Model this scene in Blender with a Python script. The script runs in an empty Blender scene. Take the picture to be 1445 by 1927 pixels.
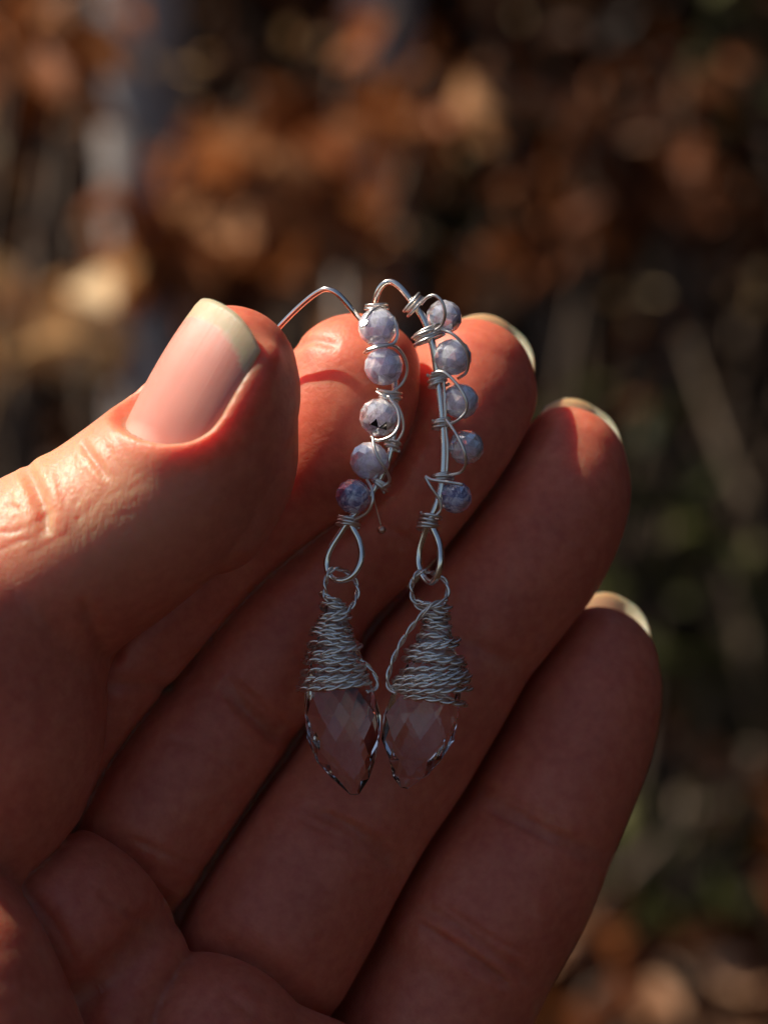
import bpy, bmesh, math, random
import numpy as np
from mathutils import Vector, Matrix, Quaternion
R = math.radians
rnd = random.Random(7)
scene = bpy.context.scene
COL = scene.collection

# ------------------------------------------------------------------ camera
PITCH = R(15)                       # looking down over the hand at the undergrowth
FPX, CX, CY = 4400.0, 722.5, 963.5  # focal length in photo pixels
D0 = 220.0                          # mm to the earrings
cam_d = bpy.data.cameras.new('camera')
cam = bpy.data.objects.new('camera', cam_d); COL.objects.link(cam)
cam.rotation_euler = (R(90) - PITCH, 0, 0)
cam_d.sensor_fit = 'VERTICAL'; cam_d.sensor_height = 24
cam_d.lens = FPX / 1927 * 24
cam_d.clip_start = 0.01; cam_d.clip_end = 800
cam_d.dof.use_dof = True
cam_d.dof.focus_distance = 0.2195
cam_d.dof.aperture_fstop = 11.5
cam_d.dof.aperture_blades = 0
scene.camera = cam

# ------------------------------------------------------------------ light
SUN_CAM = Vector((-0.60, 0.79, -0.045)).normalized()   # towards the sun: right, up, away in view axes
RIGHT = Vector((1, 0, 0)); UP = Vector((0, math.sin(PITCH), math.cos(PITCH))); FWD = Vector((0, math.cos(PITCH), -math.sin(PITCH)))
SUN = (RIGHT * SUN_CAM.x + UP * SUN_CAM.y + FWD * SUN_CAM.z).normalized()
world = bpy.data.worlds.new('World'); scene.world = world; world.use_nodes = True
wn = world.node_tree; bg = wn.nodes['Background']
sky = wn.nodes.new('ShaderNodeTexSky'); sky.sky_type = 'NISHITA'; sky.sun_disc = False
sky.sun_elevation = math.asin(SUN.z); sky.sun_rotation = math.atan2(SUN.x, SUN.y)
wn.links.new(sky.outputs[0], bg.inputs[0]); bg.inputs[1].default_value = 0.055
sl = bpy.data.lights.new('sun', 'SUN'); sl.energy = 5.0; sl.angle = R(0.5); sl.color = (1.0, 0.90, 0.76)
so = bpy.data.objects.new('sun', sl); COL.objects.link(so)
so.rotation_mode = 'QUATERNION'; so.rotation_quaternion = SUN.to_track_quat('Z', 'Y')
scene.view_settings.view_transform = 'Standard'; scene.view_settings.look = 'None'
scene.view_settings.exposure = 0.55; scene.view_settings.gamma = 1.0
scene.cycles.use_denoising = True
scene.cycles.max_bounces = 14; scene.cycles.transmission_bounces = 12; scene.cycles.transparent_max_bounces = 12
scene.cycles.diffuse_bounces = 4; scene.cycles.glossy_bounces = 6
scene.cycles.sample_clamp_indirect = 6.0
scene.cycles.caustics_reflective = True; scene.cycles.caustics_refractive = True
scene.cycles.blur_glossy = 0.3

# ------------------------------------------------------------------ helpers
def pv(px, py, z=0.0):
    """point in view axes, millimetres: x right, y up, z away (0 = earrings)"""
    d = D0 + z
    return np.array([(px - CX) / FPX * d, (CY - py) / FPX * d, z])
M_VIEW = Matrix(((1, 0, 0), (0, UP.y, FWD.y), (0, UP.z, FWD.z)))   # columns RIGHT, UP, FWD
MV = np.array(M_VIEW)
def to_world(a):
    a = np.asarray(a, dtype=np.float64).reshape(-1, 3).copy(); a[:, 2] += D0
    return (a @ MV.T) * 0.001
def wpt(px, py, dist):
    """world point seen at px, py, dist metres away"""
    v = RIGHT * ((px - CX) / FPX) + UP * ((CY - py) / FPX) + FWD
    return v * dist
def link(o, parent=None):
    COL.objects.link(o)
    if parent: o.parent = parent
    return o
def mesh_np(name, verts, faces, mat=None, parent=None, smooth=True, origin=None):
    me = bpy.data.meshes.new(name)
    v = np.asarray(verts, dtype=np.float64)
    if origin is not None: v = v - np.asarray(origin)
    me.from_pydata(v.tolist(), [], [tuple(f) for f in faces]) if not isinstance(faces, np.ndarray) else fast_mesh(me, v, faces)
    if smooth: me.polygons.foreach_set('use_smooth', [True] * len(me.polygons))
    if mat: me.materials.append(mat)
    me.update()
    o = bpy.data.objects.new(name, me); link(o, parent)
    if origin is not None: o.location = origin
    return o
def fast_mesh(me, v, f):
    k = f.shape[1]
    me.vertices.add(len(v)); me.vertices.foreach_set('co', v.astype(np.float32).ravel())
    me.loops.add(f.size); me.loops.foreach_set('vertex_index', f.astype(np.int32).ravel())
    me.polygons.add(len(f)); me.polygons.foreach_set('loop_start', np.arange(0, f.size, k, dtype=np.int32))
    me.polygons.foreach_set('loop_total', np.full(len(f), k, dtype=np.int32))
    me.validate(); me.update(calc_edges=True)
def tag(o, label=None, cat=None, group=None, kind=None):
    if label: o['label'] = label
    if cat: o['category'] = cat
    if group: o['group'] = group
    if kind: o['kind'] = kind
    return o
def empty(name, loc):
    o = bpy.data.objects.new(name, None); o.empty_display_size = 0.01; o.location = loc
    return link(o)
def catmull(pts, n):
    P = np.asarray(pts, dtype=float)
    P = np.vstack([2 * P[0] - P[1], P, 2 * P[-1] - P[-2]])
    out = []
    for i in range(1, len(P) - 2):
        for t in np.arange(n) / n:
            a, b, c, d = P[i - 1], P[i], P[i + 1], P[i + 2]
            out.append(0.5 * (2 * b + (c - a) * t + (2 * a - 5 * b + 4 * c - d) * t * t + (3 * b - a - 3 * c + d) * t ** 3))
    out.append(P[-2])
    return np.array(out)

# ------------------------------------------------------------------ materials
def new_mat(name):
    m = bpy.data.materials.new(name); m.use_nodes = True
    nt = m.node_tree; return m, nt, nt.nodes['Principled BSDF']
def N(nt, t, **kw):
    n = nt.nodes.new(t)
    for k, v in kw.items():
        if k in n.inputs.keys(): n.inputs[k].default_value = v
        else: setattr(n, k, v)
    return n
def ramp(nt, src, stops):
    r = nt.nodes.new('ShaderNodeValToRGB'); e = r.color_ramp.elements
    while len(e) < len(stops): e.new(0.5)
    for el, (p, c) in zip(e, stops): el.position = p; el.color = (*c, 1) if len(c) == 3 else c
    nt.links.new(src, r.inputs[0]); return r
def mixc(nt, f, a, b, mode='MIX'):
    m = nt.nodes.new('ShaderNodeMix'); m.data_type = 'RGBA'; m.blend_type = mode
    for i, x in ((0, f), (6, a), (7, b)):
        if hasattr(x, 'links') or hasattr(x, 'is_linked'): nt.links.new(x, m.inputs[i])
        else: m.inputs[i].default_value = x if i == 0 else (*x, 1)
    return m.outputs[2]

def skin_mat():
    m, nt, b = new_mat('skin'); L = nt.links.new
    tc = N(nt, 'ShaderNodeTexCoord')
    n1 = N(nt, 'ShaderNodeTexNoise', Scale=150.0, Detail=6.0, Roughness=0.7); L(tc.outputs['Object'], n1.inputs['Vector'])
    n2 = N(nt, 'ShaderNodeTexNoise', Scale=900.0, Detail=3.0); L(tc.outputs['Object'], n2.inputs['Vector'])
    at = N(nt, 'ShaderNodeAttribute', attribute_name='dry')
    base = ramp(nt, n1.outputs[0], [(0.36, (0.56, 0.115, 0.065)), (0.55, (0.65, 0.150, 0.085)), (0.66, (0.70, 0.20, 0.115))])
    c = mixc(nt, 0.25, base.outputs[0], ramp(nt, n2.outputs[0], [(0.35, (0.44, 0.13, 0.065)), (0.65, (0.70, 0.30, 0.17))]).outputs[0])
    c2 = mixc(nt, at.outputs['Fac'], c, (0.66, 0.30, 0.17))
    L(c2, b.inputs['Base Color'])
    b.subsurface_method = 'RANDOM_WALK'
    b.inputs['Subsurface Weight'].default_value = 1.0
    b.inputs['Subsurface Radius'].default_value = (1.0, 0.17, 0.07)
    b.inputs['Subsurface Scale'].default_value = 0.0055
    b.inputs['Roughness'].default_value = 0.48
    b.inputs['Specular IOR Level'].default_value = 0.42
    # fine relief: skin cells and stretched wrinkles on the back of the thumb
    v = N(nt, 'ShaderNodeTexVoronoi', Scale=1500.0, feature='DISTANCE_TO_EDGE'); L(tc.outputs['Object'], v.inputs['Vector'])
    w1 = N(nt, 'ShaderNodeTexNoise', Scale=260.0, Detail=5.0, Roughness=0.65); L(tc.outputs['Object'], w1.inputs['Vector'])
    mp = N(nt, 'ShaderNodeMapping'); mp.inputs['Rotation'].default_value = (0, R(-32), 0); mp.inputs['Scale'].default_value = (2.6, 1.2, 0.6)
    L(tc.outputs['Object'], mp.inputs['Vector'])
    mx = N(nt, 'ShaderNodeVectorMath', operation='MULTIPLY_ADD'); L(w1.outputs['Color'], mx.inputs[0]); mx.inputs[1].default_value = (0.0022,) * 3; L(mp.outputs[0], mx.inputs[2])
    v2 = N(nt, 'ShaderNodeTexVoronoi', Scale=640.0, feature='DISTANCE_TO_EDGE'); L(mx.outputs[0], v2.inputs['Vector'])
    r2 = ramp(nt, v2.outputs['Distance'], [(0.0, (0, 0, 0)), (0.16, (1, 1, 1))])
    mu = N(nt, 'ShaderNodeMath', operation='MULTIPLY'); L(at.outputs['Fac'], mu.inputs[0]); mu.inputs[1].default_value = 0.13
    b1 = N(nt, 'ShaderNodeBump', Strength=0.32, Distance=0.00012); L(v.outputs['Distance'], b1.inputs['Height'])
    b2 = N(nt, 'ShaderNodeBump', Strength=0.22, Distance=0.0004); L(w1.outputs[0], b2.inputs['Height']); L(b1.outputs[0], b2.inputs['Normal'])
    b3 = N(nt, 'ShaderNodeBump', Distance=0.00035); L(r2.outputs[0], b3.inputs['Height']); L(mu.outputs[0], b3.inputs['Strength']); L(b2.outputs[0], b3.inputs['Normal'])
    L(b3.outputs[0], b.inputs['Normal'])
    return m
def nail_mat():
    m, nt, b = new_mat('nail'); L = nt.links.new
    at = N(nt, 'ShaderNodeAttribute', attribute_name='zone')          # 0 nail bed .. 1 free edge
    lu = N(nt, 'ShaderNodeAttribute', attribute_name='lunula')
    tc = N(nt, 'ShaderNodeTexCoord')
    n = N(nt, 'ShaderNodeTexNoise', Scale=200.0, Detail=3.0); L(tc.outputs['Object'], n.inputs['Vector'])
    bed = mixc(nt, n.outputs[0], (0.74, 0.22, 0.155), (0.82, 0.31, 0.23))
    bed = mixc(nt, lu.outputs['Fac'], bed, (0.86, 0.60, 0.50))
    c = mixc(nt, at.outputs['Fac'], bed, (0.92, 0.70, 0.47))
    L(c, b.inputs['Base Color'])
    b.inputs['Subsurface Weight'].default_value = 0.8; b.inputs['Subsurface Radius'].default_value = (1, 0.4, 0.25); b.inputs['Subsurface Scale'].default_value = 0.0012
    b.inputs['Roughness'].default_value = 0.38; b.inputs['Specular IOR Level'].default_value = 0.75
    rg = N(nt, 'ShaderNodeAttribute', attribute_name='ridge')
    wv = N(nt, 'ShaderNodeTexNoise', noise_dimensions='1D', Scale=1.0, Detail=3.0, Roughness=0.8); L(rg.outputs['Fac'], wv.inputs['W'])
    bp = N(nt, 'ShaderNodeBump', Strength=0.5, Distance=0.00008); L(wv.outputs[0], bp.inputs['Height']); L(bp.outputs[0], b.inputs['Normal'])
    tr = N(nt, 'ShaderNodeBsdfTranslucent'); tr.inputs[0].default_value = (0.95, 0.84, 0.68, 1)
    ms = N(nt, 'ShaderNodeMixShader'); mu = N(nt, 'ShaderNodeMath', operation='MULTIPLY'); L(at.outputs['Fac'], mu.inputs[0]); mu.inputs[1].default_value = 0.5
    L(mu.outputs[0], ms.inputs[0]); L(b.outputs[0], ms.inputs[1]); L(tr.outputs[0], ms.inputs[2])
    L(ms.outputs[0], nt.nodes['Material Output'].inputs[0])
    return m
def metal_mat(name, col, rough):
    m, nt, b = new_mat(name); L = nt.links.new
    tc = N(nt, 'ShaderNodeTexCoord'); n = N(nt, 'ShaderNodeTexNoise', Scale=700.0, Detail=3.0); L(tc.outputs['Object'], n.inputs['Vector'])
    L(mixc(nt, n.outputs[0], tuple(x * 0.82 for x in col), col), b.inputs['Base Color'])
    b.inputs['Metallic'].default_value = 1.0
    r = N(nt, 'ShaderNodeMapRange'); L(n.outputs[0], r.inputs[0]); r.inputs[3].default_value = rough * 0.6; r.inputs[4].default_value = rough * 1.5
    L(r.outputs[0], b.inputs['Roughness'])
    bp = N(nt, 'ShaderNodeBump', Strength=0.25, Distance=0.00005); L(n.outputs[0], bp.inputs['Height']); L(bp.outputs[0], b.inputs['Normal'])
    return m
def bead_mat(name, tint, milk, dark):
    m, nt, b = new_mat(name); L = nt.links.new
    tc = N(nt, 'ShaderNodeTexCoord')
    n = N(nt, 'ShaderNodeTexNoise', Scale=650.0, Detail=6.0, Roughness=0.7, Distortion=1.2); L(tc.outputs['Object'], n.inputs['Vector'])
    v = N(nt, 'ShaderNodeTexVoronoi', Scale=900.0); L(tc.outputs['Object'], v.inputs['Vector'])
    r = ramp(nt, n.outputs[0], [(0.30, dark), (0.46, tint), (0.60, (0.80, 0.78, 0.90)), (0.70, (0.95, 0.94, 0.97))])
    L(r.outputs[0], b.inputs['Base Color'])
    f = N(nt, 'ShaderNodeMapRange'); L(n.outputs[0], f.inputs[0]); f.inputs[1].default_value = 0.35; f.inputs[2].default_value = 0.65
    f.inputs[3].default_value = min(1, 1.25 - milk); f.inputs[4].default_value = max(0.15, 0.8 - milk)
    L(f.outputs[0], b.inputs['Transmission Weight'])
    b.inputs['Roughness'].default_value = 0.05; b.inputs['IOR'].default_value = 1.68
    b.inputs['Subsurface Weight'].default_value = 0.9; b.inputs['Subsurface Radius'].default_value = (1, .95, 1.1); b.inputs['Subsurface Scale'].default_value = 0.0015
    bp = N(nt, 'ShaderNodeBump', Strength=0.25, Distance=0.00006); L(v.outputs['Color'], bp.inputs['Height'])
    bp2 = N(nt, 'ShaderNodeBump', Strength=0.25, Distance=0.00008); L(n.outputs[0], bp2.inputs['Height']); L(bp.outputs[0], bp2.inputs['Normal'])
    L(bp2.outputs[0], b.inputs['Normal'])
    return m
def crystal_mat():
    m, nt, b = new_mat('crystal')
    b.inputs['Base Color'].default_value = (0.97, 0.95, 0.95, 1); b.inputs['Transmission Weight'].default_value = 1.0
    b.inputs['Roughness'].default_value = 0.015; b.inputs['IOR'].default_value = 1.54
    return m
def rough_mat(name, stops, scale, rough=0.85, trans=0.0, obj_random=False, bump=0.0):
    m, nt, b = new_mat(name); L = nt.links.new
    tc = N(nt, 'ShaderNodeTexCoord'); n = N(nt, 'ShaderNodeTexNoise', Scale=scale, Detail=6.0, Roughness=0.65)
    L(tc.outputs['Object'], n.inputs['Vector'])
    src = n.outputs[0]
    if obj_random:
        oi = N(nt, 'ShaderNodeObjectInfo'); at = N(nt, 'ShaderNodeAttribute', attribute_name='tone')
        a = N(nt, 'ShaderNodeMath', operation='ADD'); L(oi.outputs['Random'], a.inputs[0]); L(at.outputs['Fac'], a.inputs[1])
        fr = N(nt, 'ShaderNodeMath', operation='FRACT'); L(a.outputs[0], fr.inputs[0])
        mm = N(nt, 'ShaderNodeMath', operation='MULTIPLY_ADD'); L(n.outputs[0], mm.inputs[0]); mm.inputs[1].default_value = 0.3; L(fr.outputs[0], mm.inputs[2])
        s2 = N(nt, 'ShaderNodeMath', operation='SUBTRACT'); L(mm.outputs[0], s2.inputs[0]); s2.inputs[1].default_value = 0.15; src = s2.outputs[0]
    r = ramp(nt, src, stops); L(r.outputs[0], b.inputs['Base Color'])
    b.inputs['Roughness'].default_value = rough; b.inputs['Specular IOR Level'].default_value = 0.12
    if bump:
        bp = N(nt, 'ShaderNodeBump', Strength=0.7, Distance=bump); L(n.outputs[0], bp.inputs['Height']); L(bp.outputs[0], b.inputs['Normal'])
    if trans:
        t = N(nt, 'ShaderNodeBsdfTranslucent'); L(r.outputs[0], t.inputs[0]); ms = N(nt, 'ShaderNodeMixShader'); ms.inputs[0].default_value = trans
        L(b.outputs[0], ms.inputs[1]); L(t.outputs[0], ms.inputs[2]); L(ms.outputs[0], nt.nodes['Material Output'].inputs[0])
    return m
SKIN = skin_mat(); NAIL = nail_mat()
SILVER = metal_mat('silver', (0.96, 0.90, 0.82), 0.17)
THIN = metal_mat('thin_silver', (0.95, 0.89, 0.81), 0.30)
TWIST = metal_mat('twisted_silver', (0.97, 0.90, 0.82), 0.27)
COPPER = metal_mat('copper', (0.75, 0.48, 0.36), 0.3)
CRYSTAL = crystal_mat()

# ================================================================== THE HAND
ax = lambda segs: np.concatenate([np.arange(a, b, s) for a, b, s in segs])
VOX = 0.27
GX = ax([(-84, -42, 1.1), (-42, 32, VOX), (32, 44, 1.0)])
GY = ax([(-172, -54, 1.2), (-54, 24, VOX)])
GZ = ax([(-34, -18, 0.8), (-18, 26, VOX), (26, 46, 0.8)])
SH = (len(GX), len(GY), len(GZ))
def stamp(F, p, q, r1, r2, margin=3.0):
    """union a round cone p..q into field F"""
    rm = max(r1, r2) + margin
    lo = np.minimum(p, q) - rm; hi = np.maximum(p, q) + rm
    i0, i1 = np.searchsorted(GX, [lo[0], hi[0]]); j0, j1 = np.searchsorted(GY, [lo[1], hi[1]]); k0, k1 = np.searchsorted(GZ, [lo[2], hi[2]])
    if i0 >= i1 or j0 >= j1 or k0 >= k1: return
    X = GX[i0:i1, None, None].astype(np.float32); Y = GY[None, j0:j1, None].astype(np.float32); Z = GZ[None, None, k0:k1].astype(np.float32)
    d = q - p; L2 = float(d @ d) + 1e-9
    t = np.clip(((X - p[0]) * d[0] + (Y - p[1]) * d[1] + (Z - p[2]) * d[2]) / L2, 0, 1)
    s = np.sqrt((X - p[0] - t * d[0]) ** 2 + (Y - p[1] - t * d[1]) ** 2 + (Z - p[2] - t * d[2]) ** 2) - (r1 + t * (r2 - r1))
    V = F[i0:i1, j0:j1, k0:k1]; np.minimum(V, s, out=V)
def field(): return np.full(SH, 9.0, dtype=np.float32)
def chain(F, rows, n=7):
    """rows: px, py, z mm, r px"""
    P = np.array([[*pv(a, b, z), r * (D0 + z) / FPX] for a, b, z, r in rows])
    C = catmull(P, n)
    for a, b in zip(C[:-1], C[1:]): stamp(F, a[:3], b[:3], a[3], b[3])
    return C
def smin(a, b, k):
    h = np.clip(0.5 + 0.5 * (b - a) / k, 0, 1); return b * (1 - h) + a * h - k * h * (1 - h)
def smax(a, b, k): return -smin(-a, -b, k)

thumb = field()
chain(thumb, [(432, 703, -4, 128), (425, 745, -4, 141), (400, 795, -4, 154), (362, 860, -3.5, 168), (300, 930, -3, 182),
              (200, 1008, -2.5, 188), (105, 1068, -2, 196), (20, 1130, -1, 215), (-110, 1215, -1, 275), (-250, 1330, 1, 350)])
chain(thumb, [(470, 790, -2.5, 92), (440, 880, -2, 118), (395, 960, -1.5, 122)])     # pulp
index = field()
chain(index, [(668, 722, 9.5, 132), (655, 780, 10, 148), (610, 850, 11, 152), (530, 920, 12, 146), (430, 1005, 12, 142),
              (330, 1090, 11, 148), (240, 1180, 10, 152), (140, 1310, 9, 152), (60, 1430, 8, 156), (-20, 1600, 9, 190)])
middle = field()
chain(middle, [(884, 722, 15, 122), (870, 775, 14.5, 140), (820, 855, 14, 148), (740, 955, 14, 142), (650, 1040, 14.5, 136), (585, 1110, 14.5, 139),
               (525, 1205, 14, 150), (460, 1300, 13.5, 147), (410, 1365, 13, 150), (340, 1455, 12, 160), (240, 1600, 11, 160), (130, 1780, 13, 180)])
ring = field()
chain(ring, [(1060, 885, 17, 120), (1045, 935, 16.5, 140), (1000, 1020, 16, 152), (930, 1125, 16, 150), (870, 1205, 16, 148),
             (800, 1310, 15.5, 160), (722, 1425, 15, 168), (666, 1510, 14, 166), (592, 1620, 13, 175), (510, 1760, 12, 178), (420, 1920, 14, 185)])
pinky = field()
chain(pinky, [(1122, 1258, 20, 117), (1112, 1310, 19.5, 132), (1085, 1390, 19, 144), (1042, 1480, 18.0, 152), (1005, 1560, 17.5, 156),
              (950, 1660, 17, 170), (895, 1755, 16.5, 172), (865, 1830, 16.5, 166), (800, 1950, 17, 176), (700, 2120, 19, 200)])
palm = field()
chain(palm, [(-10, 1760, 2, 190), (110, 1740, 2, 188), (165, 1760, 3, 165)])
chain(palm, [(225, 1838, 3, 142), (190, 1930, 3, 180)])
chain(palm, [(400, 1965, 3, 180), (440, 2020, 4, 190), (560, 2110, 6, 200), (690, 2230, 10, 210)])
chain(palm, [(100, 1950, 8, 300), (200, 2300, 10, 330), (250, 2700, 12, 330), (250, 3050, 12, 300)])
chain(palm, [(620, 2250, 12, 230), (560, 2650, 12, 270), (450, 3050, 12, 270)])
chain(palm, [(350, 3000, 12, 330), (340, 3500, 14, 320), (340, 4300, 16, 360)])
thenar = field()
chain(thenar, [(-60, 1200, -2, 215), (-10, 1340, -2, 212), (-70, 1480, -1, 230)])
heel = field()
chain(heel, [(-190, 1770, -8, 250), (-170, 1940, -12, 320), (-110, 2250, -12, 370), (20, 2650, -2, 380), (150, 3000, 4, 340)])

# nails: local frames (origin, along a, up n, side b), radius, arc half angle, u range
def frame(o, a, n):
    a = np.array(a, float); a /= np.linalg.norm(a); n = np.array(n, float); n -= a * (n @ a); n /= np.linalg.norm(n)
    return np.array(o, float), a, n, np.cross(a, n)
def nail_frame_thumb():
    a = np.array([0.485, 0.87, 0.06]); p = np.array([-0.87, 0.485, 0.0]); t = R(47)
    return frame(pv(415, 765, -4), a, p * math.sin(t) + np.array([0, 0, -1]) * math.cos(t))
NAILS = {
  'thumb':  (nail_frame_thumb(), 7.05, R(56), -7.0, 7.9, 2.2),
  'middle': (frame(pv(884, 722, 15.0), (0.60, 0.80, 0.22), (-0.1, -0.1, 1)), 5.6, R(60), -7.0, 8.95, 3.4),
  'ring':   (frame(pv(1060, 885, 17.0), (0.50, 0.86, 0.22), (-0.1, -0.1, 1)), 5.5, R(60), -7.0, 8.85, 3.4),
  'pinky':  (frame(pv(1122, 1258, 20.0), (0.47, 0.88, 0.22), (-0.1, -0.1, 1)), 5.3, R(58), -7.0, 8.9, 3.3),
  'index':  (frame(pv(668, 722, 9.5), (0.25, 0.93, 0.25), (-0.1, -0.1, 1)), 5.6, R(62), -7.5, 6.2, 2.2),
}
def u_start(v, u0): return u0 + 5.2 * (1 - np.sqrt(np.clip(1 - np.abs(v) ** 2.3, 0, 1)))
def u_end(v, u1, drop): return u1 - drop * np.abs(v) ** 2.6
def carve(F, spec):
    (o, a, n, b), rad, half, u0, u1, drop = spec
    lo = o - 13; hi = o + 13
    i0, i1 = np.searchsorted(GX, [lo[0], hi[0]]); j0, j1 = np.searchsorted(GY, [lo[1], hi[1]]); k0, k1 = np.searchsorted(GZ, [lo[2], hi[2]])
    X = GX[i0:i1, None, None] - o[0]; Y = GY[None, j0:j1, None] - o[1]; Z = GZ[None, None, k0:k1] - o[2]
    u = X * a[0] + Y * a[1] + Z * a[2]; w = X * n[0] + Y * n[1] + Z * n[2]; s = X * b[0] + Y * b[1] + Z * b[2]
    rho = np.sqrt(w * w + s * s); th = np.abs(np.arctan2(s, w)); v = np.clip(th / half, 0, 1)
    S = np.maximum(np.maximum((rad - 0.42) - rho, (th - half) * rho), u_start(v, u0) + 0.5 - u)
    V = F[i0:i1, j0:j1, k0:k1]; V[...] = smax(V, (-S).astype(np.float32), 0.5)
# skin folds beside and behind the thumb nail
(o, a, n, b), rad, half, u0, u1, drop = NAILS['thumb']
def tpt(u, th, r): return o + a * u + (n * math.cos(th) + b * math.sin(th)) * r
SIDE = 1 if tpt(0, half, rad)[0] > tpt(0, -half, rad)[0] else -1
fold = field()
fp = [tpt(5.6, SIDE * (half + R(12)), rad - 1.5), tpt(3, SIDE * (half + R(11)), rad - 1.15), tpt(0, SIDE * (half + R(8)), rad - 1.05), tpt(-3.0, SIDE * (half + R(0)), rad - 1.0),
      tpt(-6.4, SIDE * half * 0.55, rad - 0.9), tpt(-7.6, 0, rad - 0.8), tpt(-7.8, -SIDE * half * 0.5, rad - 0.8)]
fc = catmull(np.array([[*p, r] for p, r in zip(fp, (0.9, 1.15, 1.3, 1.35, 1.2, 1.1, 1.1))]), 6)
for p, q in zip(fc[:-1], fc[1:]): stamp(fold, p[:3], q[:3], p[3], q[3])
thumb = smin(thumb, fold, 2.2); del fold
carve(thumb, NAILS['thumb']); carve(middle, NAILS['middle']); carve(ring, NAILS['ring']); carve(pinky, NAILS['pinky']); carve(index, NAILS['index'])
def seam(a, b, k, depth, w):
    '''blend that keeps a tight dark cleft where the two skins press together'''
    m = np.minimum(a, b)
    return smin(a, b, k) + depth * np.exp(-((a - b) / w) ** 2) * np.clip((m + 4.5) / 2.5, 0, 1)
F = seam(index, middle, 0.3, 1.3, 1.0); F = seam(F, ring, 0.3, 1.5, 1.1); F = seam(F, pinky, 0.3, 1.5, 1.1)
back = field(); chain(back, [(700, 1120, 20, 70), (570, 1320, 19, 82), (470, 1480, 18, 85), (390, 1620, 17, 88), (290, 1800, 17, 100)])
chain(back, [(1010, 1240, 24, 60), (880, 1470, 23, 70), (780, 1620, 22, 80), (650, 1850, 22, 90)])
F = smin(F, back, 1.0); del back
palm = seam(palm, heel, 1.5, 0.8, 1.4); thumb = smin(thumb, thenar, 2.5); thumb = smin(thumb, heel, 2.0)
F = seam(F, palm, 0.6, 1.2, 1.2); F = seam(F, thumb, 0.4, 0.8, 1.0)
del index, middle, ring, pinky, palm, thenar, heel, thumb

def surface_nets(F):
    S = F < 0
    nx, ny, nz = F.shape
    c = [S[i:nx - 1 + i, j:ny - 1 + j, k:nz - 1 + k] for i in (0, 1) for j in (0, 1) for k in (0, 1)]
    anyc = np.logical_or.reduce(c); allc = np.logical_and.reduce(c)
    act = anyc & ~allc
    idx = np.argwhere(act); vid = np.full(act.shape, -1, dtype=np.int64); vid[act] = np.arange(len(idx))
    acc = np.zeros((len(idx), 3)); cnt = np.zeros(len(idx))
    corners = [(i, j, k) for i in (0, 1) for j in (0, 1) for k in (0, 1)]
    val = {cr: F[idx[:, 0] + cr[0], idx[:, 1] + cr[1], idx[:, 2] + cr[2]].astype(np.float64) for cr in corners}
    for A in corners:
        for axn in range(3):
            if A[axn]: continue
            B = list(A); B[axn] = 1; B = tuple(B)
            a_, b_ = val[A], val[B]; m = (a_ < 0) != (b_ < 0)
            t = np.where(m, a_ / np.where(m, a_ - b_, 1), 0)
            p = np.array(A, float)[None, :].repeat(len(idx), 0); p[:, axn] = t
            acc[m] += p[m]; cnt[m] += 1
    loc = acc / cnt[:, None]
    g = [GX, GY, GZ]
    V = np.stack([g[k][idx[:, k]] + loc[:, k] * (g[k][idx[:, k] + 1] - g[k][idx[:, k]]) for k in range(3)], 1)
    quads = []
    for axn in range(3):
        sl0 = [slice(None)] * 3; sl1 = [slice(None)] * 3; sl0[axn] = slice(0, -1); sl1[axn] = slice(1, None)
        s0 = S[tuple(sl0)]; s1 = S[tuple(sl1)]
        e = np.argwhere(s0 != s1)
        o1, o2 = [k for k in range(3) if k != axn]
        lim = act.shape
        ok = (e[:, o1] > 0) & (e[:, o2] > 0) & (e[:, o1] < lim[o1]) & (e[:, o2] < lim[o2])
        e = e[ok]; fl = s0[tuple(e.T)]
        def at(d1, d2):
            q = e.copy(); q[:, o1] -= d1; q[:, o2] -= d2; return vid[tuple(q.T)]
        q = np.stack([at(1, 1), at(0, 1), at(0, 0), at(1, 0)], 1)
        if axn == 1: fl = ~fl
        q[~fl] = q[~fl][:, ::-1]
        quads.append(q)
    Q = np.vstack(quads)
    return V, Q[(Q >= 0).all(1)]
V, Q = surface_nets(F)
def vsmooth(V, Q, it, lam=0.5, mask=None):
    E = np.vstack([Q[:, [0, 1]], Q[:, [1, 2]], Q[:, [2, 3]], Q[:, [3, 0]]])
    n = len(V); cnt = np.bincount(E[:, 0], minlength=n) + np.bincount(E[:, 1], minlength=n)
    for _ in range(it):
        S_ = np.stack([np.bincount(E[:, 0], V[E[:, 1], k], n) + np.bincount(E[:, 1], V[E[:, 0], k], n) for k in range(3)], 1) / np.maximum(cnt, 1)[:, None]
        l = lam if mask is None else lam * mask[:, None]
        V = V + (S_ - V) * l
    return V
def vnormals(V, Q):
    fn = np.cross(V[Q[:, 2]] - V[Q[:, 0]], V[Q[:, 3]] - V[Q[:, 1]])
    n = np.stack([sum(np.bincount(Q[:, c], fn[:, k], len(V)) for c in range(4)) for k in range(3)], 1)
    return n / (np.linalg.norm(n, axis=1, keepdims=True) + 1e-12)
V = vsmooth(V, Q, 3)
NRM = vnormals(V, Q)
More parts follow.
